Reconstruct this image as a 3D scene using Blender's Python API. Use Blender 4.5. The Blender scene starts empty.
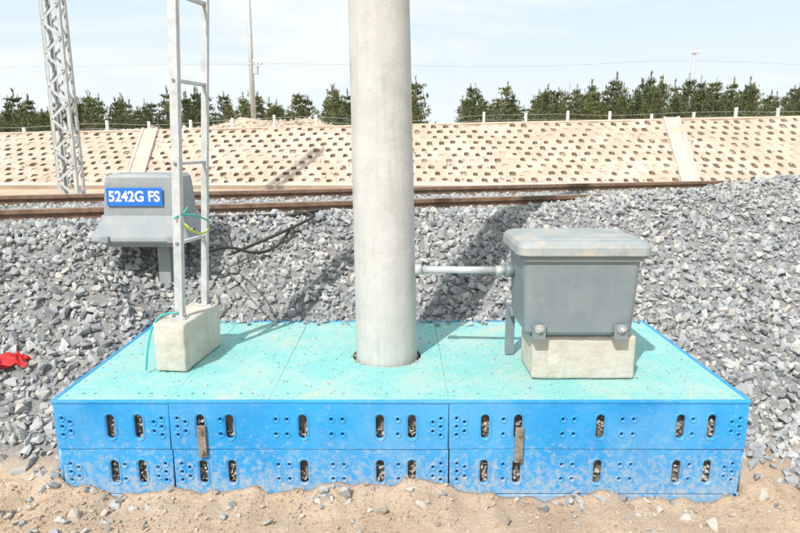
import bpy, bmesh, math, random
import numpy as np
from mathutils import Vector, Matrix
random.seed(7); rng=np.random.default_rng(7)
scene=bpy.context.scene
scene.view_settings.view_transform='Standard'
try: scene.view_settings.look='None'
except Exception: pass
scene.view_settings.exposure=0
COL=scene.collection

# ---------------------------------------------------------------- materials
def new_mat(name):
    m=bpy.data.materials.new(name); m.use_nodes=True
    nt=m.node_tree; b=nt.nodes['Principled BSDF']
    return m,nt,b
def N(nt,t,**kw):
    n=nt.nodes.new(t)
    for k,v in kw.items(): setattr(n,k,v)
    return n
def noise(nt,scale,detail=6,rough=.6,co=None,dist=0):
    n=N(nt,'ShaderNodeTexNoise'); n.inputs['Scale'].default_value=scale
    n.inputs['Detail'].default_value=detail; n.inputs['Roughness'].default_value=rough
    n.inputs['Distortion'].default_value=dist
    if co is not None: nt.links.new(co,n.inputs['Vector'])
    return n.outputs['Fac']
def ramp(nt,fac,stops):
    r=N(nt,'ShaderNodeValToRGB'); e=r.color_ramp.elements
    while len(e)<len(stops): e.new(.5)
    for i,(p,c) in enumerate(stops):
        if isinstance(c,(int,float)): c=(c,c,c)
        e[i].position=p; e[i].color=(c[0],c[1],c[2],1)
    nt.links.new(fac,r.inputs['Fac']); return r.outputs['Color']
def mix(nt,fac,a,b,bt='MIX'):
    m=N(nt,'ShaderNodeMix'); m.data_type='RGBA'; m.blend_type=bt
    for inp,v in ((0,fac),(6,a),(7,b)):
        s=m.inputs[inp]
        if isinstance(v,(int,float)): s.default_value=(v if inp==0 else (v,v,v,1))
        elif isinstance(v,tuple): s.default_value=(v[0],v[1],v[2],1)
        else: nt.links.new(v,s)
    return m.outputs[2]
def bump(nt,b,h,strength,dist=.01):
    n=N(nt,'ShaderNodeBump'); n.inputs['Strength'].default_value=strength; n.inputs['Distance'].default_value=dist
    nt.links.new(h,n.inputs['Height']); nt.links.new(n.outputs['Normal'],b.inputs['Normal'])
def objco(nt):
    return N(nt,'ShaderNodeNewGeometry').outputs['Position']
def scaled(nt,co,s,rot=(0,0,0)):
    mp=N(nt,'ShaderNodeMapping'); mp.inputs['Scale'].default_value=s; mp.inputs['Rotation'].default_value=rot
    nt.links.new(co,mp.inputs[0]); return mp.outputs[0]
def simple(name,c1,c2,scale=8,rough=.6,metal=0,bs=.2,bscale=60,lo=.35,hi=.65,dust=None,dust_thr=(.5,.7),dscale=5,bd=.006,streak=None):
    m,nt,b=new_mat(name); co=objco(nt)
    c=ramp(nt,noise(nt,scale,8,.65,co),[(lo,c1),(hi,c2)])
    if dust is not None:
        f=ramp(nt,noise(nt,dscale,8,.7,co),[(dust_thr[0],0.0),(dust_thr[1],1.0)])
        c=mix(nt,f,c,dust)
    if streak:
        f=ramp(nt,noise(nt,22,7,.7,scaled(nt,co,(1,1,.08))),[(.5,0.0),(.75,.5)])
        c=mix(nt,f,c,streak)
        f=ramp(nt,noise(nt,70,4,.7,co),[(.62,0.0),(.72,.45)])
        c=mix(nt,f,c,streak)
    nt.links.new(c,b.inputs['Base Color'])
    b.inputs['Roughness'].default_value=rough; b.inputs['Metallic'].default_value=metal
    if bs: bump(nt,b,noise(nt,bscale,6,.6,co),bs,bd)
    return m

M={}
M['pole']=simple('pole_concrete',(.45,.445,.42),(.54,.535,.505),3,.85,0,.35,60,dust=(.38,.37,.34),dust_thr=(.5,.8),dscale=7,streak=(.33,.32,.29))
M['block']=simple('cast_concrete',(.46,.43,.37),(.60,.56,.49),9,.9,0,.55,40,dust=(.44,.37,.28),dust_thr=(.52,.75),dscale=6,bd=.01,streak=(.36,.33,.28))
M['sleeper']=simple('sleeper_concrete',(.34,.31,.27),(.46,.43,.38),6,.9)
M['rail']=simple('rail_rust',(.15,.085,.055),(.26,.17,.115),12,.75,.2,.2,80)
M['railtop']=simple('rail_head',(.35,.30,.26),(.5,.46,.42),20,.4,.7,0)
M['galv']=simple('galvanised_steel',(.45,.47,.48),(.60,.62,.63),14,.5,.3,.1,120,dust=(.44,.41,.36),dust_thr=(.55,.78),dscale=11)
M['mast']=simple('mast_steel',(.40,.42,.42),(.52,.54,.54),5,.6,.2,0)
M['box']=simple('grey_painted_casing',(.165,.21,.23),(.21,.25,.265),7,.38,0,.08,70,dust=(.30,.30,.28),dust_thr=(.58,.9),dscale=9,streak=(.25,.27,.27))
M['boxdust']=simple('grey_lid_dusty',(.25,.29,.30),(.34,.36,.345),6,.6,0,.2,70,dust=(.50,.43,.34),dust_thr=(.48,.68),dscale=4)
M['boxold']=simple('grey_casing_old',(.22,.25,.265),(.28,.305,.315),6,.55,0,.1,70,dust=(.38,.36,.31),dust_thr=(.52,.8),dscale=8,streak=(.33,.32,.29))
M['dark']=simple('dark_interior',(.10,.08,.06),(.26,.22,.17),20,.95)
M['rust']=simple('weathered_plate',(.18,.14,.10),(.34,.29,.24),30,.8,.2,.3,90)
M['signblue']=simple('sign_blue',(.01,.14,.60),(.015,.17,.66),4,.4,0,0)
M['white']=simple('white_paint',(.78,.78,.78),(.82,.82,.82),4,.5,0,0)
M['black']=simple('cable_black',(.02,.02,.02),(.05,.045,.04),9,.6,0,0)
M['cyan']=simple('cable_cyan',(.02,.35,.32),(.03,.42,.4),9,.5,0,0)
M['yellow']=simple('cable_yellow',(.55,.5,.05),(.4,.5,.08),9,.5,0,0)
M['red']=simple('red_cloth',(.40,.008,.012),(.55,.02,.02),9,.7)
M['bolt']=simple('bolt_steel',(.2,.19,.17),(.35,.33,.3),30,.5,.6,0)

def blue_mat():
    m,nt,b=new_mat('platform_blue'); co=objco(nt)
    c=ramp(nt,noise(nt,3,6,.6,co),[(.35,(.012,.25,.57)),(.65,(.025,.32,.67))])
    sp=N(nt,'ShaderNodeSeparateXYZ'); nt.links.new(co,sp.inputs[0])
    mr=N(nt,'ShaderNodeMapRange'); nt.links.new(sp.outputs['Z'],mr.inputs[0])
    mr.inputs[1].default_value=.0; mr.inputs[2].default_value=.4; mr.inputs[3].default_value=.15; mr.inputs[4].default_value=-.03
    ad=N(nt,'ShaderNodeMath',operation='ADD'); nt.links.new(noise(nt,26,10,.8,co,.3),ad.inputs[0]); nt.links.new(mr.outputs[0],ad.inputs[1])
    f=ramp(nt,ad.outputs[0],[(.54,0.0),(.70,.75)])
    c=mix(nt,f,c,(.46,.44,.39))
    f2=ramp(nt,noise(nt,11,8,.75,scaled(nt,co,(1,1,14),(0,.12,0))),[(.60,0.0),(.66,.55)])
    c=mix(nt,f2,c,(.30,.54,.72))
    f4=ramp(nt,noise(nt,9,8,.75,scaled(nt,co,(9,1,1),(0,-.3,0))),[(.63,0.0),(.68,.45)])
    c=mix(nt,f4,c,(.36,.52,.64))
    f3=ramp(nt,noise(nt,1.7,8,.7,co,.4),[(.46,0.0),(.75,.5)])
    c=mix(nt,f3,c,(.22,.43,.60))
    nt.links.new(c,b.inputs['Base Color']); b.inputs['Roughness'].default_value=.48
    bump(nt,b,noise(nt,40,4,.6,co),.12,.005)
    return m
M['blue']=blue_mat()
def top_mat():
    m,nt,b=new_mat('platform_turquoise_grip'); co=objco(nt)
    c=ramp(nt,noise(nt,120,3,.6,co),[(.36,(.14,.43,.42)),(.64,(.27,.57,.54))])
    f=ramp(nt,noise(nt,4,9,.7,co,.4),[(.42,0.0),(.72,.65)])
    c=mix(nt,f,c,(.46,.53,.47))
    v=N(nt,'ShaderNodeTexVoronoi'); v.inputs['Scale'].default_value=70; nt.links.new(co,v.inputs['Vector'])
    g=ramp(nt,v.outputs['Distance'],[(.12,1.0),(.24,0.0)])
    g2=mix(nt,ramp(nt,noise(nt,7,3,.6,co),[(.42,0.0),(.6,1.0)]),0.0,g,'MIX')
    c=mix(nt,g2,c,(.40,.37,.28))
    f3=ramp(nt,noise(nt,2.1,10,.75,co,.5),[(.53,0.0),(.70,.65)])
    c=mix(nt,f3,c,(.54,.48,.38))
    f4=ramp(nt,noise(nt,16,8,.8,scaled(nt,co,(1,3,1),(0,0,.5))),[(.60,0.0),(.68,.5)])
    c=mix(nt,f4,c,(.50,.50,.44))
    nt.links.new(c,b.inputs['Base Color']); b.inputs['Roughness'].default_value=.8
    bump(nt,b,noise(nt,150,3,.6,co),.5,.004)
    return m
M['top']=top_mat()
def stone_mat(name,a,bc,cc,dust):
    m,nt,b=new_mat(name); co=objco(nt)
    at=N(nt,'ShaderNodeAttribute'); at.attribute_name='rnd'
    c=ramp(nt,at.outputs['Fac'],[(0,a),(.45,bc),(.8,cc),(1.0,dust)])
    c=mix(nt,.35,c,ramp(nt,noise(nt,45,6,.7,co),[(.3,.45),(.7,1.05)]),'MULTIPLY')
    c2=mix(nt,ramp(nt,noise(nt,1.3,5,.6,co),[(.48,0.0),(.75,.5)]),c,dust)
    nt.links.new(c2,b.inputs['Base Color']); b.inputs['Roughness'].default_value=.88
    bump(nt,b,noise(nt,130,5,.7,co),.35,.004)
    return m
M['stone']=stone_mat('ballast_stone',(.23,.24,.25),(.36,.37,.375),(.47,.47,.46),(.50,.46,.40))
M['stone2']=stone_mat('dusty_stone',(.34,.28,.22),(.45,.38,.31),(.54,.49,.42),(.57,.50,.41))
def ground_mat():
    m,nt,b=new_mat('sandy_ground'); co=objco(nt)
    c=ramp(nt,noise(nt,2.2,10,.7,co,.3),[(.3,(.50,.355,.24)),(.5,(.61,.455,.32)),(.72,(.68,.54,.40))])
    c=mix(nt,.45,c,ramp(nt,noise(nt,55,6,.75,co),[(.3,.6),(.58,1.1)]),'MULTIPLY')
    at=N(nt,'ShaderNodeAttribute'); at.attribute_name='grav'
    g=ramp(nt,noise(nt,60,6,.75,co),[(.35,(.20,.195,.19)),(.65,(.40,.39,.37))])
    c=mix(nt,at.outputs['Fac'],c,g)
    nt.links.new(c,b.inputs['Base Color']); b.inputs['Roughness'].default_value=.95
    a=N(nt,'ShaderNodeMath',operation='ADD'); nt.links.new(noise(nt,12,10,.75,co),a.inputs[0]); nt.links.new(noise(nt,60,6,.7,co),a.inputs[1])
    bump(nt,b,a.outputs[0],.8,.025)
    return m
M['ground']=ground_mat()
M['bank']=simple('bank_slab',(.46,.35,.27),(.64,.53,.44),1.0,.95,0,.7,9,lo=.3,hi=.7,dust=(.47,.35,.26),dust_thr=(.42,.66),dscale=2.2,bd=.05)
M['bankhole']=simple('bank_hole_soil_shade',(.27,.20,.145),(.42,.32,.24),4,.95,0,.4,20)  # soil in the holes, colour darkened to make up for weak recess shadow
M['kerb']=simple('bank_concrete',(.48,.41,.34),(.60,.53,.45),3,.95,dust=(.46,.36,.27),dust_thr=(.45,.7),dscale=2)
M['post']=simple('fence_post_paint',(.6,.58,.54),(.75,.74,.71),3,.9)
M['bark']=simple('pine_bark',(.10,.07,.05),(.2,.14,.1),8,.9)
def leaf_mat():
    m,nt,b=new_mat('pine_needles'); co=objco(nt)
    at=N(nt,'ShaderNodeAttribute'); at.attribute_name='rnd'
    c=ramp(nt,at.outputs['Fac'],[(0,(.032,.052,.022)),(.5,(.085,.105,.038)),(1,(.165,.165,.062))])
    nt.links.new(c,b.inputs['Base Color']); b.inputs['Roughness'].default_value=.85
    return m
M['leaf']=leaf_mat()

# ---------------------------------------------------------------- helpers
def empty(name,loc=(0,0,0)):
    e=bpy.data.objects.new(name,None); COL.objects.link(e); e.location=loc; e.empty_display_size=.1
    return e
def link(name,me,mat,parent=None,smooth=False):
    o=bpy.data.objects.new(name,me); COL.objects.link(o)
    if mat is not None: me.materials.append(mat)
    if smooth:
        me.shade_smooth()
    if parent:
        o.parent=parent; o.matrix_parent_inverse=Matrix.Translation(-Vector(parent.location))
    return o
def bm_obj(name,bm,mat,parent=None,smooth=False):
    me=bpy.data.meshes.new(name); bm.normal_update(); bm.to_mesh(me); bm.free()
    return link(name,me,mat,parent,smooth)
def box(name,x0,x1,y0,y1,z0,z1,mat,parent=None,bev=.004,seg=2,rot=0,rough=0):
    bm=bmesh.new(); bmesh.ops.create_cube(bm,size=1)
    cx,cy=(x0+x1)/2,(y0+y1)/2
    for v in bm.verts:
        sx=math.copysign((x1-x0)/2,v.co.x); sy=math.copysign((y1-y0)/2,v.co.y)
        v.co=Vector((sx,sy,(z0 if v.co.z<0 else z1)))
    if rough:
        bmesh.ops.subdivide_edges(bm,edges=bm.edges[:],cuts=7,use_grid_fill=True)
    if bev:
        ed=[e for e in bm.edges if len(e.link_faces)==2 and e.calc_face_angle(0)>.5]
        bmesh.ops.bevel(bm,geom=ed,offset=bev,segments=seg,affect='EDGES',profile=.6)
    if rough:
        for v in bm.verts:
            v.co+=Vector((random.gauss(0,rough),random.gauss(0,rough),random.gauss(0,rough)))
    R=Matrix.Rotation(rot,4,'Z')
    for v in bm.verts:
        v.co=R@v.co; v.co.x+=cx; v.co.y+=cy
    return bm_obj(name,bm,mat,parent,bool(rough))
def cyl(name,p0,p1,r0,r1,mat,parent=None,n=24,caps=True):
    p0=Vector(p0);p1=Vector(p1); d=p1-p0
    bm=bmesh.new(); bmesh.ops.create_cone(bm,cap_ends=caps,segments=n,radius1=r0,radius2=r1,depth=d.length)
    q=d.to_track_quat('Z','Y').to_matrix().to_4x4()
    bmesh.ops.transform(bm,matrix=Matrix.Translation((p0+p1)/2)@q,verts=bm.verts)
    for f in bm.faces: f.smooth=len(f.verts)==4
    return bm_obj(name,bm,mat,parent)
def beam(name,p0,p1,w,t,mat,parent=None,up=(0,1,0)):
    p0=Vector(p0);p1=Vector(p1); z=(p1-p0).normalized(); u=Vector(up); x=u.cross(z).normalized(); y=z.cross(x)
    bm=bmesh.new(); bmesh.ops.create_cube(bm,size=1); L=(p1-p0).length; c=(p0+p1)/2
    for v in bm.verts: v.co=c+x*(v.co.x*w)+y*(v.co.y*t)+z*(v.co.z*L)
    bmesh.ops.bevel(bm,geom=bm.edges[:],offset=min(w,t)*.15,segments=1,affect='EDGES')
    return bm_obj(name,bm,mat,parent)
def tube(name,pts,r,mat,parent=None):
    cu=bpy.data.curves.new(name,'CURVE'); cu.dimensions='3D'; cu.bevel_depth=r; cu.bevel_resolution=2
    s=cu.splines.new('NURBS'); s.points.add(len(pts)-1); s.use_endpoint_u=True; s.order_u=3
    for i,p in enumerate(pts): s.points[i].co=(*p,1)
    o=bpy.data.objects.new(name,cu)
    COL.objects.link(o); bpy.context.view_layer.update()
    me=bpy.data.meshes.new_from_object(o.evaluated_get(bpy.context.evaluated_depsgraph_get()))
    bpy.data.objects.remove(o); return link(name,me,mat,parent,True)
def npmesh(name,V,F,mat,attr=None,parent=None,smooth=False,nside=3):
    me=bpy.data.meshes.new(name); nf=len(F)
    me.vertices.add(len(V)); me.vertices.foreach_set('co',np.asarray(V,dtype=np.float32).ravel())
    me.loops.add(nf*nside); me.loops.foreach_set('vertex_index',np.asarray(F,dtype=np.int32).ravel())
    me.polygons.add(nf); me.polygons.foreach_set('loop_start',np.arange(nf,dtype=np.int32)*nside)
    me.polygons.foreach_set('loop_total',np.full(nf,nside,dtype=np.int32))
    me.update(calc_edges=True); me.validate()
    if attr is not None:
        for k,a in attr.items():
            at=me.attributes.new(k,'FLOAT','POINT'); at.data.foreach_set('value',np.asarray(a,dtype=np.float32))
    if not smooth: me.shade_flat()
    return link(name,me,mat,parent,smooth)

# ---------------------------------------------------------------- terrain
_fr=[(rng.uniform(0,6.28),rng.uniform(0,6.28)) for _ in range(40)]
def fbm(x,y,f0,octs=4):
    z=0;a=1;f=f0;k=int(f0*7)%11
    for o in range(octs):
        for j in range(3):
            th,ph=_fr[(k+o*3+j)%40]
            z=z+a*np.sin(f*(x*math.cos(th)+y*math.sin(th))+ph+1.7*np.sin(f*.6*(y*math.cos(th)-x*math.sin(th))+ph*2))/3
        a*=.5;f*=2.05
    return z
PX0,PX1,PY0,PY1,PZ=-1.745,1.755,2.93,4.32,.53
BY0,BY1,BZ0=14.6,17.2,.72
def crest(x): return np.clip(5.8+.285*x,4.1,10.5)
def ztop(x): return 2.10+.02*np.clip(x,-40,40)
def H(x,y):
    x=np.asarray(x,float);y=np.asarray(y,float)
    cY=crest(x); q=(y-2.85)/(cY-2.85)
    zc=1.13+.075*np.clip(x-1.0,0,4.2)
    z=np.interp(q,[-.2,0,.5,.9,1.0],[0,.02,.42,.97,1.0])*zc
    z=z+.035*fbm(x,y,2.0)*np.clip(q*3,0,1)
    d=y-cY-.25
    z=np.where(d>0, zc+(1.12-zc)*np.clip(d/.5,0,1),z)
    dt=y-(6.28+.285*x+1.66+.75)
    z=np.where(dt>0, 1.12-(1.12-BZ0)*np.clip(dt/1.4,0,1),z)
    dx=np.maximum(np.maximum(PX0-x,x-PX1),0); dy=np.maximum(np.maximum(PY0-y,y-PY1),0); dd=np.hypot(dx,dy)
    z=np.where(y>PY0-.1,np.minimum(z,.47+.8*dd),z)
    z=np.where((dd<=0),np.minimum(z,-.12),z)
    hs=-.005+.018*np.sin(x*2.3+.6)+.020*np.sin(x*6.1+1)+.014*np.sin(x*14)+.010*np.sin(x*31)+.006*np.sin(x*57)
    hs=hs-.038*np.clip((x-.1)/.4,0,1)+.035*np.exp(-((x+.3)/.4)**2)+.09*np.exp(-((x-1.85)/.2)**2)+.02*np.exp(-((x+1.5)/.3)**2)
    w=np.clip((y-2.4)/.45,0,1)*(y<=PY0+.02)
    z=z+np.where(y<PY0+.02, hs*w+.014*fbm(x,y,9,5),0)
    s=(y-BY0)/(BY1-BY0)
    zt=ztop(x)
    z=np.where(s>0,BZ0+(zt-BZ0)*np.clip(s,0,1),z)
    m=.42*np.exp(-((x+4.2)/2.6)**2-((y-20)/1.3)**2)+.2*np.exp(-((x+9)/1.5)**2-((y-20)/1.2)**2)
    z=z+np.where(y>BY1+.1,m*(1+.35*fbm(x,y,3,3))+.07*fbm(x,y,1.1,4),0)
    return z
def axis(segs):
    out=[]
    for a,b,st in segs: out+=list(np.arange(a,b,st))
    out.append(segs[-1][1]); return np.array(out)
xs=axis([(-3000,-200,400),(-200,-40,16),(-40,-16,1),(-16,-7,.3),(-7,-3,.15),(-3,3,.025),(3,7,.15),(7,18,.3),(18,40,1),(40,200,16),(200,3000,400)])
ys=axis([(-200,-10,20),(-10,1.5,1),(1.5,2.3,.1),(2.3,3.1,.02),(3.1,6.5,.07),(6.5,12,.2),(12,14.6,.26),(14.6,17.2,.26),(17.2,24,.2),(24,60,3),(60,200,20),(200,3000,400)])
X,Y=np.meshgrid(xs,ys); Z=H(X,Y)
V=np.stack([X,Y,Z],-1).reshape(-1,3)
nx=len(xs);ny=len(ys); i=np.arange(nx-1)[None,:]+np.arange(ny-1)[:,None]*nx
F=np.stack([i,i+1,i+1+nx,i+nx],-1).reshape(-1,4)
q=(V[:,1]-2.85)/(crest(V[:,0])-2.85)
dtb=V[:,1]-(6.28+.285*V[:,0]+1.66+.8)
grav=np.clip((q-.06)*12,0,1)*np.clip(1-dtb/.8,0,1)
npmesh('ground',V,F,M['ground'],{'grav':grav},smooth=True,nside=4)

# ---------------------------------------------------------------- stones
def stone_templates(n,pts=11):
    T=[]
    for k in range(n):
        bm=bmesh.new()
        P=rng.normal(size=(pts,3)); P/=np.linalg.norm(P,axis=1)[:,None]; P*=rng.uniform(.72,1.1,(pts,1))
        P*=np.array([1,rng.uniform(.6,.95),rng.uniform(.45,.8)])
        for p in P: bm.verts.new(p)
        r=bmesh.ops.convex_hull(bm,input=bm.verts[:])
        bad=[v for v in bm.verts if not v.link_faces]
        bmesh.ops.delete(bm,geom=bad,context='VERTS')
        bmesh.ops.triangulate(bm,faces=bm.faces[:]); bmesh.ops.recalc_face_normals(bm,faces=bm.faces[:])
        bm.verts.ensure_lookup_table(); bm.verts.index_update()
        T.append((np.array([v.co[:] for v in bm.verts]),np.array([[v.index for v in f.verts] for f in bm.faces]))); bm.free()
    return T
TPL=stone_templates(24)
def randrot(n):
    q=rng.normal(size=(n,4)); q/=np.linalg.norm(q,axis=1)[:,None]; w,x,y,z=q.T
    return np.stack([np.stack([1-2*(y*y+z*z),2*(x*y-z*w),2*(x*z+y*w)],-1),
                     np.stack([2*(x*y+z*w),1-2*(x*x+z*z),2*(y*z-x*w)],-1),
                     np.stack([2*(x*z-y*w),2*(y*z+x*w),1-2*(x*x+y*y)],-1)],1)
def scatter(name,P,S,mat,parent=None,rnd=None):
    VV=[];FF=[];AA=[];off=0
    k=rng.integers(0,len(TPL),len(P)); R=randrot(len(P))
    if rnd is None: rnd=rng.uniform(0,1,len(P))
    for t,(tv,tf) in enumerate(TPL):
        ix=np.where(k==t)[0]
        if len(ix)==0: continue
        v=np.einsum('nij,vj->nvi',R[ix],tv)*S[ix][:,None,None]+P[ix][:,None,:]
        n,m=len(ix),len(tv)
        FF.append((tf[None]+np.arange(n)[:,None,None]*m+off).reshape(-1,3)); off+=n*m
        VV.append(v.reshape(-1,3)); AA.append(np.repeat(rnd[ix],m))
    return npmesh(name,np.concatenate(VV),np.concatenate(FF),mat,{'rnd':np.concatenate(AA)},parent)
def inplat(x,y,m=0): return (x>PX0-m)&(x<PX1+m)&(y>PY0-m)&(y<PY1+m)
n=165000
x=rng.uniform(-7,10,n); y=rng.uniform(2.3,12.5,n)
cy=crest(x); q=(y-2.85)/(cy-2.85); dtb=y-(6.28+.285*x+1.66+.9)
edge=.03+.05*np.sin(x*5)
keep=(np.abs(x)<.72*y+1.3)&(q>edge)&(dtb<rng.normal(0,.25,n))&~inplat(x,y,.025)
keep&=(rng.uniform(0,1,n)<np.clip(.25+(q-edge)*9,0,1))
far=y>cy+.6; keep&=(~far|(rng.uniform(0,1,n)<.45))
x=x[keep];y=y[keep]
S=np.clip(rng.lognormal(math.log(.026),.40,len(x)),.010,.060)
z=H(x,y)+rng.uniform(-.010,.026,len(x))
ln=6.28+.285*x; intrack=(y>ln-.35)&(y<ln+2.1)
z=np.where(intrack,np.minimum(z,1.125),z); S=np.where(intrack,np.minimum(S,.04),S)
scatter('ballast_gravel',np.stack([x,y,z],-1),S,M['stone'])
m=3600
x=rng.uniform(-5,7,m); y=rng.uniform(2.9,7,m); q=(y-2.85)/(crest(x)-2.85)
k=(q>.12)&(q<1.0)&~inplat(x,y,.06)&(np.abs(x)<.72*y+1); x=x[k];y=y[k]
scatter('ballast_gravel',np.stack([x,y,H(x,y)+.04],-1),rng.uniform(.028,.056,len(x)),M['stone'])
m=1300
x=rng.uniform(-3,3,m); y=rng.uniform(2.0,2.9,m)
S=np.clip(rng.lognormal(math.log(.009),.7,m),.003,.045)
scatter('scattered_rocks',np.stack([x,y,H(x,y)+S*.25],-1),S,M['stone2'])
m=110
x=np.concatenate([rng.uniform(-2.6,-1.2,m//2),rng.uniform(-1.5,2.6,m//2)]); y=rng.uniform(2.45,2.9,len(x))
scatter('spilled_ballast',np.stack([x,y,H(x,y)+.008],-1),rng.uniform(.008,.030,len(x)),M['stone'])
m=20000
x=rng.uniform(-3,3,m); y=rng.uniform(1.9,2.93,m)
S=np.clip(rng.lognormal(math.log(.0045),.55,m),.002,.018)
scatter('sand_clods',np.stack([x,y,H(x,y)+S*.2],-1),S,M['ground'])
m=700
x=np.concatenate([rng.normal(-4.2,2.4,m),rng.uniform(-20,25,500)]); y=np.concatenate([rng.normal(19.6,.7,m),rng.uniform(17.4,20,500)])
y=np.maximum(y,17.4)
S=np.clip(rng.lognormal(math.log(.05),.5,len(x)),.02,.18)
scatter('rubble',np.stack([x,y,H(x,y)],-1),S,M['stone2'])

# ---------------------------------------------------------------- platform
def rectpts(x0,y0,x1,y1): return [(x0,y0),(x1,y0),(x1,y1),(x0,y1)]
def circ(cx,cy,r,n=10): return [(cx+r*math.cos(2*math.pi*i/n),cy+r*math.sin(2*math.pi*i/n)) for i in range(n)]
def slot(cx,cy,w,h,n=8):
    r=w/2; P=[]
    for i in range(n+1):
        a=math.pi*i/n; P.append((cx+r*math.cos(a),cy+h/2-r+r*math.sin(a)))
    for i in range(n+1):
        a=math.pi+math.pi*i/n; P.append((cx+r*math.cos(a),cy-h/2+r+r*math.sin(a)))
    return P
def curve_mesh(loops,extrude,bev,fill=True):
    cu=bpy.data.curves.new('c','CURVE'); cu.dimensions='2D' if fill else '3D'
    if fill: cu.fill_mode='BOTH'; cu.extrude=extrude
    cu.bevel_depth=bev; cu.bevel_resolution=1
    for L in loops:
        s=cu.splines.new('POLY'); s.points.add(len(L)-1); s.use_cyclic_u=True
        for i,p in enumerate(L): s.points[i].co=(p[0],p[1],0,1)
    o=bpy.data.objects.new('c',cu); COL.objects.link(o); bpy.context.view_layer.update()
    me=bpy.data.meshes.new_from_object(o.evaluated_get(bpy.context.evaluated_depsgraph_get()))
    bpy.data.objects.remove(o); return me
def panel(name,outer,holes,T,mat,parent,th=.012,bev=.003,rims=None):
    me=curve_mesh([outer]+holes,th/2,bev); me.transform(T); link(name,me,mat,parent)
    if rims:
        me=curve_mesh(rims,0,.0035,False); me.transform(T@Matrix.Translation((0,0,th/2+.003))); link(name+'_rims',me,mat,parent,True)
plat=empty('cable_trench_platform',(0,3.6,0))
FRONT=Matrix.Translation((0,PY0,0))@Matrix.Rotation(math.pi/2,4,'X')
seams=[PX0,-1.163,.246,PX1]
def dots4(cx,cy,dx,dy): return [(cx-dx,cy-dy),(cx+dx,cy-dy),(cx-dx,cy+dy),(cx+dx,cy+dy)]
def front_rows(T,parent,seams,slotx,tag,zr,wonk=0):
    for r,(z0,z1) in enumerate(zr):
        zc=(z0+z1)/2
        for i in range(len(seams)-1):
            sh=(.006 if r==1 else 0)*(1 if wonk else 0)
            a,b=seams[i]+.005+sh,seams[i+1]-.005+sh*.5; w=b-a
            if wonk and i==0: a+=.012*r
            if wonk and i==len(seams)-2: b-=.014*r
            holes=[];rims=[];used=[]
            if r<2:
                for sx in slotx:
                    if a+.03<sx<b-.03:
                        holes.append(slot(sx,zc,.047,.135)); rims.append(slot(sx,zc,.060,.148)); used.append(sx)
                D=[]
                for ex in (a+.035,b-.035):
                    for dz in (-.045,0,.045): D.append((ex,zc+dz))
                for ex in (a+.075,b-.075):
                    for dz in (-.025,.025): D.append((ex,zc+dz))
                k=int(w/.34)
                for j in range(1,k+1):
                    cx=a+w*j/(k+1)
                    D+=dots4(cx,zc,.028,.04)
                D=[d for d in D if all(abs(d[0]-u)>.045 for u in used)]
                for d in D: holes.append(circ(d[0],d[1],.0110,8)); rims.append(circ(d[0],d[1],.0165,10))
            Tw=T
            if wonk: Tw=T@Matrix.Translation((0,0,random.uniform(-.003,.003)))@Matrix.Translation(((a+b)/2,zc,0))@Matrix.Rotation(random.uniform(-.0016,.0016),4,'Z')@Matrix.Translation((-(a+b)/2,-zc,0))
            panel(f'{tag}_panel_{r}_{i}',rectpts(a,z0+.005,b,z1-.005),holes,Tw,M['blue'],parent,rims=rims or None)
slotx=[(p-400)*.00506 for p in (111,139,201,230,303,380,412,485,518,600,680,711)]
ZR=[(.262,.512),(.012,.262),(-.24,.012)]
front_rows(FRONT,plat,seams,slotx,'front',ZR,1)
LEFT=Matrix.Translation((PX0,0,0))@Matrix.Rotation(-math.pi/2,4,'Z')@Matrix.Rotation(math.pi/2,4,'X')
RIGHT=Matrix.Translation((PX1,0,0))@Matrix.Rotation(math.pi/2,4,'Z')@Matrix.Rotation(math.pi/2,4,'X')
front_rows(LEFT,plat,[-PY1+.01,-3.62,-PY0-.012],[-4.1,-3.8,-3.45,-3.1],'left_side',ZR)
front_rows(RIGHT,plat,[PY0+.012,3.62,PY1-.01],[3.1,3.45,3.8,4.1],'right_side',ZR)
BACK=Matrix.Translation((0,PY1,0))@Matrix.Rotation(math.pi,4,'Z')@Matrix.Rotation(math.pi/2,4,'X')
front_rows(BACK,plat,[-PX1,-.246,1.163,-PX0],[-1.4,-1,-.5,0,.5,1,1.4],'back',ZR)
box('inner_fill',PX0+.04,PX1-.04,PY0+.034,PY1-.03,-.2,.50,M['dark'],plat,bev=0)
xx=[];SS=[]
for sx in slotx:
    for zc in (.387,.137):
        fl=random.uniform(.3,1)
        for k in range(int(26*fl)):
            xx.append((sx+random.uniform(-.022,.022),PY0+.022+random.uniform(-.006,.008),zc-.064+random.uniform(0,.125)*fl)); SS.append(random.uniform(.005,.016))
scatter('slot_debris',np.array(xx),np.array(SS),M['stone2'],plat)
PCX,PCY=-.079,3.60
tops=[PX0,-1.163,-.66,.246,PX1]
TT=Matrix.Translation((0,0,PZ-.010))
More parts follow.
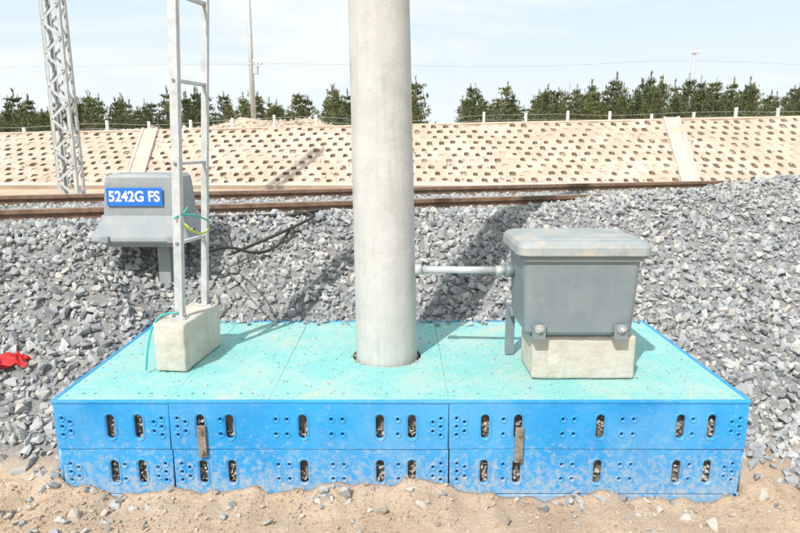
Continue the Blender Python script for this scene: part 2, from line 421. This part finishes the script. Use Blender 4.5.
for i in range(4):
    a,b=tops[i]+.003,tops[i+1]-.003
    a2,b2=(a+.012 if i==0 else a),(b-.012 if i==3 else b)
    holes=[]
    if a<PCX<b: holes.append(circ(PCX,PCY,.208,40))
    kk=max(1,int(round((b-a)/.24)))
    for jx in range(kk):
        cx=a+(jx+.5)*(b-a)/kk
        for jy in range(5):
            cyy=PY0+.09+jy*(PY1-PY0-.18)/4
            if math.hypot(cx-PCX,cyy-PCY)>.27:
                for ddx in ((-.03,.03) if jy%2==0 else (0,)):
                    holes.append(circ(cx+ddx,cyy,.0125,8))
    for yy in np.arange(PY0+.06,PY1-.05,.2):
        for ex in (a2+.03,b2-.03):
            if math.hypot(ex-PCX,yy-PCY)>.27: holes.append(circ(ex,yy,.011,8))
    panel(f'deck_{i}',rectpts(a2,PY0+.014,b2,PY1-.014),holes,TT,M['top'],plat,th=.010,bev=.002)
box('rim_front',PX0-.004,PX1+.004,PY0-.012,PY0+.009,.512,.528,M['blue'],plat,bev=.004)
box('rim_back',PX0-.004,PX1+.004,PY1-.009,PY1+.01,.512,.530,M['blue'],plat,bev=.004)
box('rim_left',PX0-.010,PX0+.012,PY0+.010,PY1-.010,.512,.529,M['blue'],plat,bev=.004)
box('rim_right',PX1-.012,PX1+.010,PY0+.010,PY1-.010,.512,.529,M['blue'],plat,bev=.004)
for k,(sx,z0,z1) in enumerate(((-1.0,.23,.40),(.602,.20,.39))):
    box(f'link_strap_{k}',sx-.021,sx+.021,PY0-.028,PY0-.016,z0,z1,M['rust'],plat,bev=.003)
    for zz in (z0+.03,z1-.03): cyl(f'strap_bolt_{k}',(sx,PY0-.042,zz),(sx,PY0-.02,zz),.011,.011,M['bolt'],plat,6)
m=170; a=rng.uniform(0,6.28,m); r=rng.normal(.2,.012,m); r=np.maximum(r,.188)
P=np.stack([PCX+r*np.cos(a),PCY+r*np.sin(a),np.where(r<.206,.515,.531)],-1)
scatter('soil_around_pole',P,np.clip(rng.lognormal(math.log(.005),.4,m),.002,.010),M['stone2'],plat)
m=1500
P=np.stack([rng.uniform(PX0+.05,PX1-.05,m),rng.uniform(PY0+.03,PY1-.03,m),np.full(m,.5325)],-1)
scatter('deck_grit',P,np.clip(rng.lognormal(math.log(.0028),.5,m),.001,.010),M['stone2'],plat)
m=130
P=np.stack([rng.uniform(PX0+.05,PX1-.05,m),PY1-np.abs(rng.normal(0,.05,m)),np.full(m,.545)],-1)
scatter('deck_edge_stones',P,rng.uniform(.01,.03,m),M['stone'],plat)

# ---------------------------------------------------------------- pole
pole=empty('concrete_pole',(PCX,PCY,0))
def lathe(name,p0,axis_top,prof,mat,parent,n=64):
    bm=bmesh.new(); rings=[]
    for (z,r) in prof:
        t=(z-p0[2])/(axis_top[2]-p0[2]); cx=p0[0]+(axis_top[0]-p0[0])*t; cy=p0[1]+(axis_top[1]-p0[1])*t
        rings.append([bm.verts.new((cx+r*math.cos(2*math.pi*i/n),cy+r*math.sin(2*math.pi*i/n),z)) for i in range(n)])
    for a,b in zip(rings,rings[1:]):
        for i in range(n): bm.faces.new((a[i],a[(i+1)%n],b[(i+1)%n],b[i]))
    bm.faces.new(rings[-1])
    return bm_obj(name,bm,mat,parent,True)
prof=[(z,.184-.0083*(z-.5)+.0006*math.sin(z*9)) for z in np.arange(-.3,9.3,.15)]
lathe('shaft',(PCX,PCY,.5),(PCX-.15,PCY,9.2),prof,M['pole'],pole)
cyl('cap',(PCX-.15,PCY,9.1),(PCX-.15,PCY,9.25),.115,.10,M['pole'],pole)
# ---------------------------------------------------------------- ladder
lad=empty('steel_ladder',(-1.25,3.6,.8))
box('footing_block',-1.345,-1.165,3.31,3.80,.532,.808,M['block'],lad,bev=.012,seg=2,rot=math.radians(-7),rough=.0012)
La,Lb=Vector((-1.268,3.44,.80)),Vector((-1.185,3.44,2.56)); Ra,Rb=Vector((-1.215,3.75,.80)),Vector((-1.105,3.75,2.56))
for nm,a,b in (('rail_near',La,Lb),('rail_far',Ra,Rb)):
    d=(b-a)/(b.z-a.z); top=a+d*4.6
    beam(nm+'_web',a-d*.05,top,.045,.006,M['galv'],lad,up=(0,1,0))
    s=.022
    o=Vector((s,.0225 if nm=='rail_near' else -.0225,0))
    beam(nm+'_flange',a-d*.05+o,top+o,.006,.042,M['galv'],lad,up=(0,1,0))
    box(nm+'_base_plate',a.x-.04,a.x+.05,a.y-.04,a.y+.04,.808,.816,M['galv'],lad,bev=.002)
    for sx in (-.028,.038): cyl(nm+'_anchor',(a.x+sx,a.y-.01,.81),(a.x+sx,a.y-.01,.84),.007,.007,M['bolt'],lad,6)
for k in range(1,10):
    z=.80+.44*k
    if z>4.9: break
    a=La+(Lb-La)/(Lb.z-La.z)*(z-.8); b=Ra+(Rb-Ra)/(Rb.z-Ra.z)*(z-.8)
    beam(f'rung_{k}',a+Vector((0,.008,0)),b-Vector((0,.008,0)),.034,.012,M['galv'],lad,up=(0,0,1))
    for p,s in ((a,1),(b,-1)):
        cyl('rung_bolt',p+Vector((.0,-.010 if s>0 else .010,0)),p+Vector((.0,-.003 if s>0 else .003,0)),.009,.009,M['bolt'],lad,6)
tube('earth_wire',[(-1.42,3.30,.545),(-1.42,3.33,.66),(-1.40,3.40,.80),(-1.33,3.43,.845),(-1.27,3.43,.84)],.006,M['cyan'],lad)
tube('bond_wire',[(-1.24,3.44,1.36),(-1.18,3.50,1.30),(-1.14,3.62,1.26),(-1.16,3.74,1.29)],.006,M['yellow'],lad)
tube('bond_wire_blue',[(-1.25,3.42,1.38),(-1.22,3.44,1.41),(-1.14,3.55,1.38),(-1.15,3.72,1.33)],.005,M['cyan'],lad)

# ---------------------------------------------------------------- FS box
def loft(name,rings,mat,parent,seg=5):
    bm=bmesh.new(); RR=[]
    for (z,cx,cy,hx,hy,r) in rings:
        ring=[]
        for (sx,sy,a0) in ((1,1,0),(-1,1,90),(-1,-1,180),(1,-1,270)):
            for k in range(seg+1):
                a=math.radians(a0+90*k/seg)
                ring.append(bm.verts.new((cx+sx*(hx-r)+r*math.cos(a),cy+sy*(hy-r)+r*math.sin(a),z)))
        RR.append(ring)
    n=len(RR[0])
    for a,b in zip(RR,RR[1:]):
        for i in range(n): bm.faces.new((a[i],a[(i+1)%n],b[(i+1)%n],b[i]))
    bm.faces.new(RR[-1]); bm.faces.new(list(reversed(RR[0])))
    bmesh.ops.recalc_face_normals(bm,faces=bm.faces[:])
    return bm_obj(name,bm,mat,parent)
fb=empty('trackside_equipment_box',(-1.83,4.6,.8))
bx,by=-1.87,4.68
loft('body',[(1.26,bx,by,.285,.20,.04),(1.30,bx,by,.282,.198,.04),(1.50,bx,by,.266,.185,.04),(1.545,bx,by,.260,.18,.04),(1.568,bx,by,.235,.165,.04)],M['boxold'],fb)
loft('skirt',[(1.085,bx-.0,by,.345,.27,.03),(1.10,bx-.0,by,.355,.28,.03),(1.125,bx-.0,by,.35,.275,.03),(1.22,bx-.0,by,.312,.235,.04),(1.275,bx,by,.295,.21,.04)],M['boxold'],fb)
loft('bottom_tray',[(1.045,bx-.0,by,.27,.2,.03),(1.085,bx-.0,by,.29,.22,.03)],M['boxold'],fb)
for sx in (-.24,.24): box('hinge',bx+sx-.03,bx+sx+.03,by-.30,by-.268,1.09,1.135,M['boxold'],fb,bev=.005)
box('post',bx+.04,bx+.13,by-.06,by+.03,.6,1.05,M['boxold'],fb,bev=.006)
box('post_flange',bx+.0,bx+.17,by-.10,by+.07,1.03,1.048,M['boxold'],fb,bev=.003)
box('number_plate',-2.105,-1.705,by-.2105,by-.204,1.345,1.475,M['signblue'],fb,bev=.001)
fc=bpy.data.curves.new('t','FONT'); fc.body='5242G FS'; fc.size=.115; fc.extrude=.001; fc.align_x='CENTER'; fc.align_y='CENTER'; fc.offset=.0028
fo=bpy.data.objects.new('t',fc); COL.objects.link(fo); bpy.context.view_layer.update()
me=bpy.data.meshes.new_from_object(fo.evaluated_get(bpy.context.evaluated_depsgraph_get())); bpy.data.objects.remove(fo)
xsz=max(v.co.x for v in me.vertices)-min(v.co.x for v in me.vertices)
me.transform(Matrix.Translation((-1.905,by-.2125,1.41))@Matrix.Rotation(math.pi/2,4,'X')@Matrix.Diagonal((.365/xsz,.9,1,1)))
link('number_text',me,M['white'],fb)
tube('drop_cable',[(-1.60,4.5,1.10),(-1.45,4.45,1.0),(-1.3,4.7,1.02),(-1.15,4.8,.93),(-.95,4.95,.97),(-.9,5.15,1.12)],.012,M['black'],fb)
tube('feed_wire',[(-1.55,4.45,1.28),(-1.4,4.1,1.38),(-1.3,3.8,1.4),(-1.24,3.5,1.38)],.006,M['cyan'],fb)
tube('feed_wire_2',[(-1.55,4.45,1.22),(-1.4,4.1,1.24),(-1.3,3.8,1.27),(-1.2,3.6,1.3)],.006,M['yellow'],fb)

# ---------------------------------------------------------------- right box
rb=empty('junction_box',(.95,3.35,.8))
box('footing_block',.716,1.272,3.20,3.52,.532,.775,M['block'],rb,bev=.014,seg=2,rough=.0013)
cx,cy=.945,3.37
loft('body',[(.792,cx,cy,.272,.202,.04),(.812,cx,cy,.286,.216,.04),(1.19,cx,cy,.302,.232,.04),(1.20,cx,cy,.306,.236,.04)],M['box'],rb)
loft('body_rim',[(1.198,cx,cy,.322,.249,.05),(1.222,cx,cy,.322,.249,.05)],M['box'],rb)
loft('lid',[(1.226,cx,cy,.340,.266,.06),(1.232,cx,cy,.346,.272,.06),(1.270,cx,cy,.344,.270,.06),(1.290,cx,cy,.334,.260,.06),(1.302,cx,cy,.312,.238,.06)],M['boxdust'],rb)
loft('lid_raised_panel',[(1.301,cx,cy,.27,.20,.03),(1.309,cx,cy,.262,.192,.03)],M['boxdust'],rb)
box('base_frame',cx-.22,cx+.22,cy-.13,cy+.12,.776,.796,M['box'],rb,bev=.003)
for sx in (-.215,.215):
    box('front_bracket',cx+sx-.035,cx+sx+.035,cy-.232,cy-.13,.777,.787,M['box'],rb,bev=.002)
    box('bracket_upstand',cx+sx-.035,cx+sx+.035,cy-.240,cy-.229,.779,.86,M['box'],rb,bev=.002)
    cyl('lug',(cx+sx,cy-.250,.838),(cx+sx,cy-.238,.838),.024,.024,M['boxdust'],rb,20)
    cyl('lug_bolt',(cx+sx,cy-.262,.838),(cx+sx,cy-.244,.838),.012,.012,M['galv'],rb,6)
box('back_leg',.640,.69,3.60,3.64,.532,.85,M['box'],rb,bev=.003)
box('back_leg_arm',.645,.685,3.50,3.60,.80,.835,M['box'],rb,bev=.003)
for sx in (-.18,.18): box('hinge',cx+sx-.035,cx+sx+.035,cy+.245,cy+.275,1.19,1.26,M['box'],rb,bev=.004)
box('latch',cx+.328,cx+.350,cy-.03,cy+.03,1.16,1.26,M['box'],rb,bev=.004)
cyl('pipe_lock_ring',(.597,3.47,1.08),(.647,3.47,1.08),.040,.040,M['box'],rb,6)
cyl('conduit',(.09,3.50,1.08),(.625,3.47,1.08),.0205,.0205,M['galv'],rb,24)
cyl('conduit_nut',(.547,3.474,1.08),(.597,3.472,1.08),.028,.028,M['galv'],rb,6)
cyl('conduit_collar',(.085,3.50,1.08),(.125,3.50,1.08),.031,.031,M['galv'],rb,20)

# ---------------------------------------------------------------- track
track=empty('railway_track',(0,7,1))
ang=math.atan(.285); dirv=Vector((math.cos(ang),math.sin(ang),0)); nrm=Vector((-math.sin(ang),math.cos(ang),0))
def railprof():
    return [(-.07,0),(.07,0),(.07,.012),(.012,.032),(.010,.12),(.036,.135),(.036,.168),(.028,.176),(-.028,.176),(-.036,.168),(-.036,.135),(-.010,.12),(-.012,.032),(-.07,.012)]
def rail(name,off):
    bm=bmesh.new(); P=railprof(); c=Vector((0,6.28,1.055))+nrm*off; rings=[]
    for t in (-120,-40,0,40,120):
        rings.append([bm.verts.new(c+dirv*t+nrm*p[0]+Vector((0,0,p[1]))) for p in P])
    n=len(P)
    for a,b in zip(rings,rings[1:]):
        for i in range(n):
            f=bm.faces.new((a[i],b[i],b[(i+1)%n],a[(i+1)%n]))
            if i==7: f.material_index=1
    o=bm_obj(name,bm,M['rail'],track); o.data.materials.append(M['railtop'])
rail('near_rail',0.0); rail('far_rail',1.60)
for k in range(-40,60):
    c=Vector((0,6.28,0))+dirv*(k*.6+.2)+nrm*.80
    o=box(f'sleeper_{k+40}',c.x-.12,c.x+.12,c.y-1.25,c.y+1.25,.9,1.11,M['sleeper'],track,bev=.02,rot=ang)
    for off in (-.80,.80):
        for s in (-.1,.1):
            p=c+nrm*(off+s)
            if -6<p.x<11: box('rail_clip',p.x-.04,p.x+.04,p.y-.035,p.y+.035,1.105,1.145,M['rail'],track,bev=.008,rot=ang)
tube('track_cable_hose',[(-1.9,5.2,1.15),(-1.6,5.35,1.16),(-1.35,5.30,1.17),(-1.1,5.45,1.16),(-.9,5.4,1.17),(-.7,5.6,1.2)],.016,M['black'],track)
tube('track_cable',[(-1.3,4.75,.95),(-1.1,4.9,1.02),(-.85,5.1,1.12),(-.7,5.4,1.18),(-.95,5.6,1.18)],.013,M['black'],track)

# ---------------------------------------------------------------- bank revetment
bank=empty('bank_revetment',(0,16,1))
nrows=10; du=.30
nv=np.array([0,-1.38,2.6]); nv/=np.linalg.norm(nv)
def bp(x,s,h): 
    return np.array([x,BY0+s*(BY1-BY0),BZ0+(float(ztop(x))-BZ0)*s])+nv*h
def wob(x,s): return .018*math.sin(x*1.9+s*7)+.012*math.sin(x*7.7-s*23)
V=[];F4=[];F8=[];M4=[]
for r in range(nrows):
    s0,s1=r/nrows,(r+1)/nrows
    for c in range(-120,121):
        x0=c*du+(du/2 if r%2 else 0); x1=x0+du
        j=random.uniform(.72,1.1); fill=random.random()+.35*math.sin(x0*.7+r)*math.sin(x0*.23)
        xm,sm=(x0+x1)/2,(s0+s1)/2
        outer=[(x1,sm),(x1,s1),(xm,s1),(x0,s1),(x0,sm),(x0,s0),(xm,s0),(x1,s0)]
        jx,js=random.gauss(0,.012),random.gauss(0,.003)
        ho=[(xm+jx+px*.072*j*random.uniform(.85,1.15),sm+js+ps*j*.32/nrows*random.uniform(.85,1.1)) for px,ps in ((1,0),(.85,.85),(0,1.05),(-.85,.85),(-1,0),(-.9,-.85),(0,-.9),(.9,-.85))]
        b=len(V)
        V+=[bp(p[0],p[1],.125+wob(*p)) for p in outer]
        V+=[bp(p[0],p[1],.138+wob(*p)) for p in ho]
        dep=.075 if fill>.3 else (.03 if fill>.12 else .012)
        V+=[bp(p[0],p[1],.13-dep*(1 if p[1]>=sm-.001 else (.4 if fill<.65 else .8))+wob(*p)) for p in ho]
        for k in range(8):
            k2=(k+1)%8
            F4.append((b+k,b+k2,b+8+k2,b+8+k)); M4.append(0)
            F4.append((b+8+k,b+8+k2,b+16+k2,b+16+k)); M4.append(1 if fill>.12 else 0)
        F8.append((tuple(b+16+k for k in range(8)),1 if fill>.12 else 0))
me=bpy.data.meshes.new('slab'); me.from_pydata([tuple(v) for v in V],[],F4+[f[0] for f in F8])
me.materials.append(M['bank']); me.materials.append(M['bankhole'])
me.polygons.foreach_set('material_index',M4+[f[1] for f in F8]); me.update()
link('slab',me,None,bank)
def strip(name,x0,x1,s0,s1,h,mat,seg=1,sk=0):
    bm=bmesh.new(); A=[]
    for x in np.linspace(x0,x1,seg+1): A.append([bm.verts.new(bp(x+sk,s0,.02)),bm.verts.new(bp(x+sk,s0,h)),bm.verts.new(bp(x,s1,h)),bm.verts.new(bp(x,s1,.02))])
    for a,b in zip(A,A[1:]):
        for i in range(4): bm.faces.new((a[i],b[i],b[(i+1)%4],a[(i+1)%4]))
    bm.faces.new(A[0]); bm.faces.new(list(reversed(A[-1])))
    bmesh.ops.recalc_face_normals(bm,faces=bm.faces[:]); bm_obj(name,bm,mat,bank)
strip('top_edge',-36,36,.995,1.02,.15,M['bank'],60)
strip('toe_kerb',-36,36,-.04,.0,.16,M['kerb'],40)
for k,(xc,sk) in enumerate(((-21,1.4),(-6.75,.55),(7.3,-.55),(21.5,-1.5))):
    strip(f'drain_edge_a_{k}',xc-.22,xc-.15,.0,1.03,.19,M['kerb'],1,sk)
    strip(f'drain_edge_b_{k}',xc+.15,xc+.22,.0,1.03,.19,M['kerb'],1,sk)
    strip(f'drain_floor_{k}',xc-.15,xc+.15,.0,1.03,.17,M['kerb'],1,sk)
m=1500
xr=rng.uniform(-13,14,m); sr=rng.uniform(0,1,m)**1.5
P=np.array([bp(a,b,.14) for a,b in zip(xr,sr)])
scatter('loose_stones',P,np.clip(rng.lognormal(math.log(.018),.5,m),.008,.06),M['stone2'],bank)

# ---------------------------------------------------------------- fence on the bank
fence=empty('wire_fence',(0,18.2,2))
fx=np.arange(-24,26,1.2)
for k,x in enumerate(fx):
    zg=float(H(x,18.3)); hh=.42+random.uniform(-.08,.06)
    box(f'post_{k}',x-.035,x+.035,18.26,18.34,zg-.1,zg+hh,M['post'],fence,bev=.01,rot=random.uniform(-.1,.1))
for h in (.2,.34):
    tube('wire',[(x,18.25,float(H(x,18.3))+h) for x in fx],.003,M['galv'],fence)

# ---------------------------------------------------------------- lattice mast
mast=empty('lattice_mast',(-5.2,10,.8))
mx,my=-5.25,10.0; zb,zt=.6,9.0
def cw(z): return .135-.003*(z-zb)
cor=[(-1,-1),(1,-1),(1,1),(-1,1)]
for k,(sx,sy) in enumerate(cor):
    beam(f'leg_{k}_a',(mx+sx*cw(zb),my+sy*.12,zb),(mx+sx*cw(zt),my+sy*.09,zt),.055,.012,M['mast'],mast,up=(0,1,0))
    beam(f'leg_{k}_b',(mx+sx*(cw(zb)+.02),my+sy*.10,zb),(mx+sx*(cw(zt)+.02),my+sy*.07,zt),.012,.06,M['mast'],mast,up=(0,1,0))
k=0; z=zb+.1
while z<zt-.3:
    for sy in (-1,1):
        s=1 if k%2==0 else -1
        beam(f'brace_{k}',(mx-s*cw(z),my+sy*.13,z),(mx+s*cw(z+.24),my+sy*.13,z+.24),.04,.008,M['mast'],mast,up=(0,1,0))
    for sx in (-1,1):
        s=1 if k%2==0 else -1
        beam(f'sbrace_{k}',(mx+sx*cw(z),my-s*.1,z),(mx+sx*cw(z),my+s*.1,z+.24),.008,.035,M['mast'],mast,up=(0,1,0))
    z+=.24;k+=1
box('foundation',mx-.3,mx+.3,my-.3,my+.3,.4,.86,M['block'],mast,bev=.02)

# ---------------------------------------------------------------- utility poles and wire
def upole(name,x,y,ht,r,fit):
    e=empty(name,(x,y,2)); zg=float(H(x,y))
    cyl('shaft',(x,y,zg-.3),(x,y,zg+ht),r,r*.65,M['mast'],e,20)
    if fit:
        z=5.4
        beam('crossarm',(x-.15,y-.1,z),(x+.6,y-.1,z),.05,.05,M['mast'],e)
        for dx in (.15,.35,.53):
            cyl('insulator',(x+dx,y-.1,z+.03),(x+dx,y-.1,z+.24),.045,.03,M['white'],e,10)
        box('switch_box',x+.12,x+.34,y-.25,y+.0,z-.45,z-.08,M['mast'],e,bev=.02)
        beam('strut',(x+.05,y-.1,z-.5),(x+.5,y-.1,z),.03,.03,M['mast'],e)
        beam('crossarm_top',(x-.6,y-.1,zg+ht-.4),(x+.6,y-.1,zg+ht-.4),.07,.07,M['mast'],e)
    else:
        beam('crossarm',(x-.3,y-.1,zg+ht-.5),(x+.3,y-.1,zg+ht-.5),.06,.06,M['mast'],e)
        for dx in (-.25,0,.25): cyl('insulator',(x+dx,y-.1,zg+ht-.46),(x+dx,y-.1,zg+ht-.25),.05,.04,M['white'],e,8)
upole('utility_pole',-7.1,31,9.5,.13,True)
upole('utility_pole',22.6,50,6.3,.15,False)
tube('overhead_wire',[(-60,31,5.8),(-35,31,4.9),(-7.1,31,5.55),(8,40,6.2),(22.6,50,8.1),(45,56,7.6),(70,62,9)],.010,M['mast'])

# ---------------------------------------------------------------- trees
def tree_tpl():
    V=[];A=[]
    lean=rng.normal(0,.015,2)
    asym=rng.uniform(0,6.28); wd=rng.uniform(.24,.36); pw=rng.uniform(.75,1.05)
    # whorls of branches, each carrying upward pointing needle tufts
    nw=rng.integers(8,11)
    for wv in range(nw):
        t=.07+.88*(wv+rng.uniform(-.25,.25))/nw
        R=(wd*(1-t)**pw+.03)*rng.uniform(.75,1.15)
        nb=int(rng.integers(4,7))
        a0=rng.uniform(0,6.28)
        for bnum in range(nb):
            if rng.uniform()<.12: continue
            a=a0+6.28*bnum/nb+rng.normal(0,.25); rr=R*rng.uniform(.6,1.1)*(1+.22*math.cos(a-asym))
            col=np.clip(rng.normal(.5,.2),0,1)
            for j in range(19):
                f=rng.uniform(.15,1)**.7
                cen=np.array([f*rr*math.cos(a)+lean[0]*t*3,f*rr*math.sin(a)+lean[1]*t*3,t+.35*rr*f*f])
                p=cen+rng.normal(0,.016+.010*f,3)
                d=rng.normal(0,.7,3)+np.array([math.cos(a)*.5,math.sin(a)*.5,0]); d[2]=abs(d[2])+.7; d/=np.linalg.norm(d)
                s=np.cross(d,rng.normal(0,1,3)); s/=np.linalg.norm(s)
                L=.06*rng.uniform(.6,1.2); W=.011*rng.uniform(.8,1.6)
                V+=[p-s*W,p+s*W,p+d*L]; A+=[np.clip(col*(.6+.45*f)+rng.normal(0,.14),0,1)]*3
    for j in range(16):
        p=np.array([lean[0]*3,lean[1]*3,.90+.14*rng.uniform()]); d=rng.normal(0,.4,3); d[2]=1; d/=np.linalg.norm(d); s=np.array([1,0,0])
        V+=[p-s*.009,p+s*.009,p+d*.07]; A+=[.7]*3
    return np.array(V),np.array(A)
TT_=[tree_tpl() for _ in range(18)]
VV=[];AA=[]; TV=[];TF=[];off=0
def add_tree(x,y,h):
    global off
    v,a=TT_[rng.integers(0,18)]; th=rng.uniform(0,6.28); c,s=math.cos(th),math.sin(th)
    w=h*rng.uniform(.9,1.3)
    z0=float(H(x,y))
    VV.append(np.stack([(v[:,0]*c-v[:,1]*s)*w+x,(v[:,0]*s+v[:,1]*c)*w+y,v[:,2]*h+z0-.05],-1)); AA.append(np.clip(a+rng.normal(0,.12),0,1))
    for i in range(6):
        b=2*math.pi*i/6; TV.append((x+.05*math.cos(b),y+.05*math.sin(b),z0-.1))
    for i in range(6):
        b=2*math.pi*i/6; TV.append((x+.01*math.cos(b),y+.01*math.sin(b),z0+h*.95))
    for i in range(6): TF.append((off+i,off+(i+1)%6,off+6+(i+1)%6,off+6+i))
    off+=12
def ok(x,y):
    px=x/y*622
    return not (20<px<60)
for k in range(520):
    y=rng.uniform(37,60); x=rng.uniform(-58,58)
    if not ok(x,y): 
        if rng.uniform()<.6: continue
        add_tree(x,y+25,1.7); continue
    hb=3.05*(y/46)*(1+.10*math.sin(x*.35+1)+.05*math.sin(x*1.1))
    add_tree(x,y,hb*rng.uniform(.62,1.18))
for k in range(230):
    y=rng.uniform(62,85); x=rng.uniform(-85,85)
    if ok(x,y): add_tree(x,y,rng.uniform(3.2,4.6))
tv=np.concatenate(VV); ta=np.concatenate(AA)
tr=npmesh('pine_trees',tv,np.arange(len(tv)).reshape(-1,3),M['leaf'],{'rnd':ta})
npmesh('trunks',np.array(TV),np.array(TF),M['bark'],None,parent=tr,nside=4)

# ---------------------------------------------------------------- red cloth
bm=bmesh.new(); bmesh.ops.create_grid(bm,x_segments=26,y_segments=16,size=.5)
for v in bm.verts:
    xx_,yy_=v.co.x,v.co.y
    X_=-2.48+xx_*.24+.02*math.sin(yy_*9); Y_=3.72+yy_*.10*(1-.8*abs(xx_))+.07*xx_+.02*math.sin(xx_*11)
    v.co=Vector((X_,Y_,float(H(X_,Y_))+.065+.018*math.sin(xx_*17+yy_*6)+.014*math.sin(yy_*21+xx_*9)))
bm_obj('red_cloth',bm,M['red'],None,True)

# ---------------------------------------------------------------- world, sun, camera
SUN_EL,SUN_AZ=math.radians(47),math.radians(208)
w=bpy.data.worlds.new('World'); scene.world=w; w.use_nodes=True
nt=w.node_tree; bg=nt.nodes['Background']
sky=N(nt,'ShaderNodeTexSky'); sky.sky_type='NISHITA'; sky.sun_disc=False; sky.sun_elevation=SUN_EL; sky.sun_rotation=SUN_AZ
sky.air_density=1; sky.dust_density=2.0; sky.ozone_density=1
tc=N(nt,'ShaderNodeTexCoord'); mp=N(nt,'ShaderNodeMapping'); mp.inputs['Scale'].default_value=(1,1,4.2); mp.inputs['Rotation'].default_value=(0,.12,0)
mp.inputs['Location'].default_value=(.4,0,.3)
nt.links.new(tc.outputs['Generated'],mp.inputs[0])
cf=ramp(nt,noise(nt,2.0,9,.58,mp.outputs[0],.5),[(.32,0.0),(.56,1.0)])
sp=N(nt,'ShaderNodeSeparateXYZ'); nt.links.new(tc.outputs['Generated'],sp.inputs[0])
hz=ramp(nt,sp.outputs['Z'],[(.0,1.0),(.14,.5),(.32,0.0)])
mx_=N(nt,'ShaderNodeMath',operation='MAXIMUM'); nt.links.new(cf,mx_.inputs[0]); nt.links.new(hz,mx_.inputs[1])
fm=N(nt,'ShaderNodeMath',operation='MULTIPLY'); nt.links.new(mx_.outputs[0],fm.inputs[0]); fm.inputs[1].default_value=.92
blue=mix(nt,.8,sky.outputs[0],(4.7,6.1,6.8))
c=mix(nt,fm.outputs[0],blue,(6.5,6.8,6.9))
nt.links.new(c,bg.inputs['Color']); bg.inputs['Strength'].default_value=.15
sd=bpy.data.lights.new('sun','SUN'); sd.energy=4.8; sd.angle=math.radians(.6); sd.color=(1,.97,.93)
so=bpy.data.objects.new('sun',sd); COL.objects.link(so)
sv=Vector((math.sin(SUN_AZ)*math.cos(SUN_EL),math.cos(SUN_AZ)*math.cos(SUN_EL),math.sin(SUN_EL)))
so.rotation_euler=sv.to_track_quat('Z','Y').to_euler(); so.location=(-5,-5,8)
cd=bpy.data.cameras.new('camera'); cd.lens=28; cd.sensor_width=36; cd.clip_end=6000; cd.clip_start=.05
co_=bpy.data.objects.new('camera',cd); COL.objects.link(co_); co_.location=(0,0,1.8)
co_.rotation_euler=(math.radians(90-11.36),0,0); scene.camera=co_
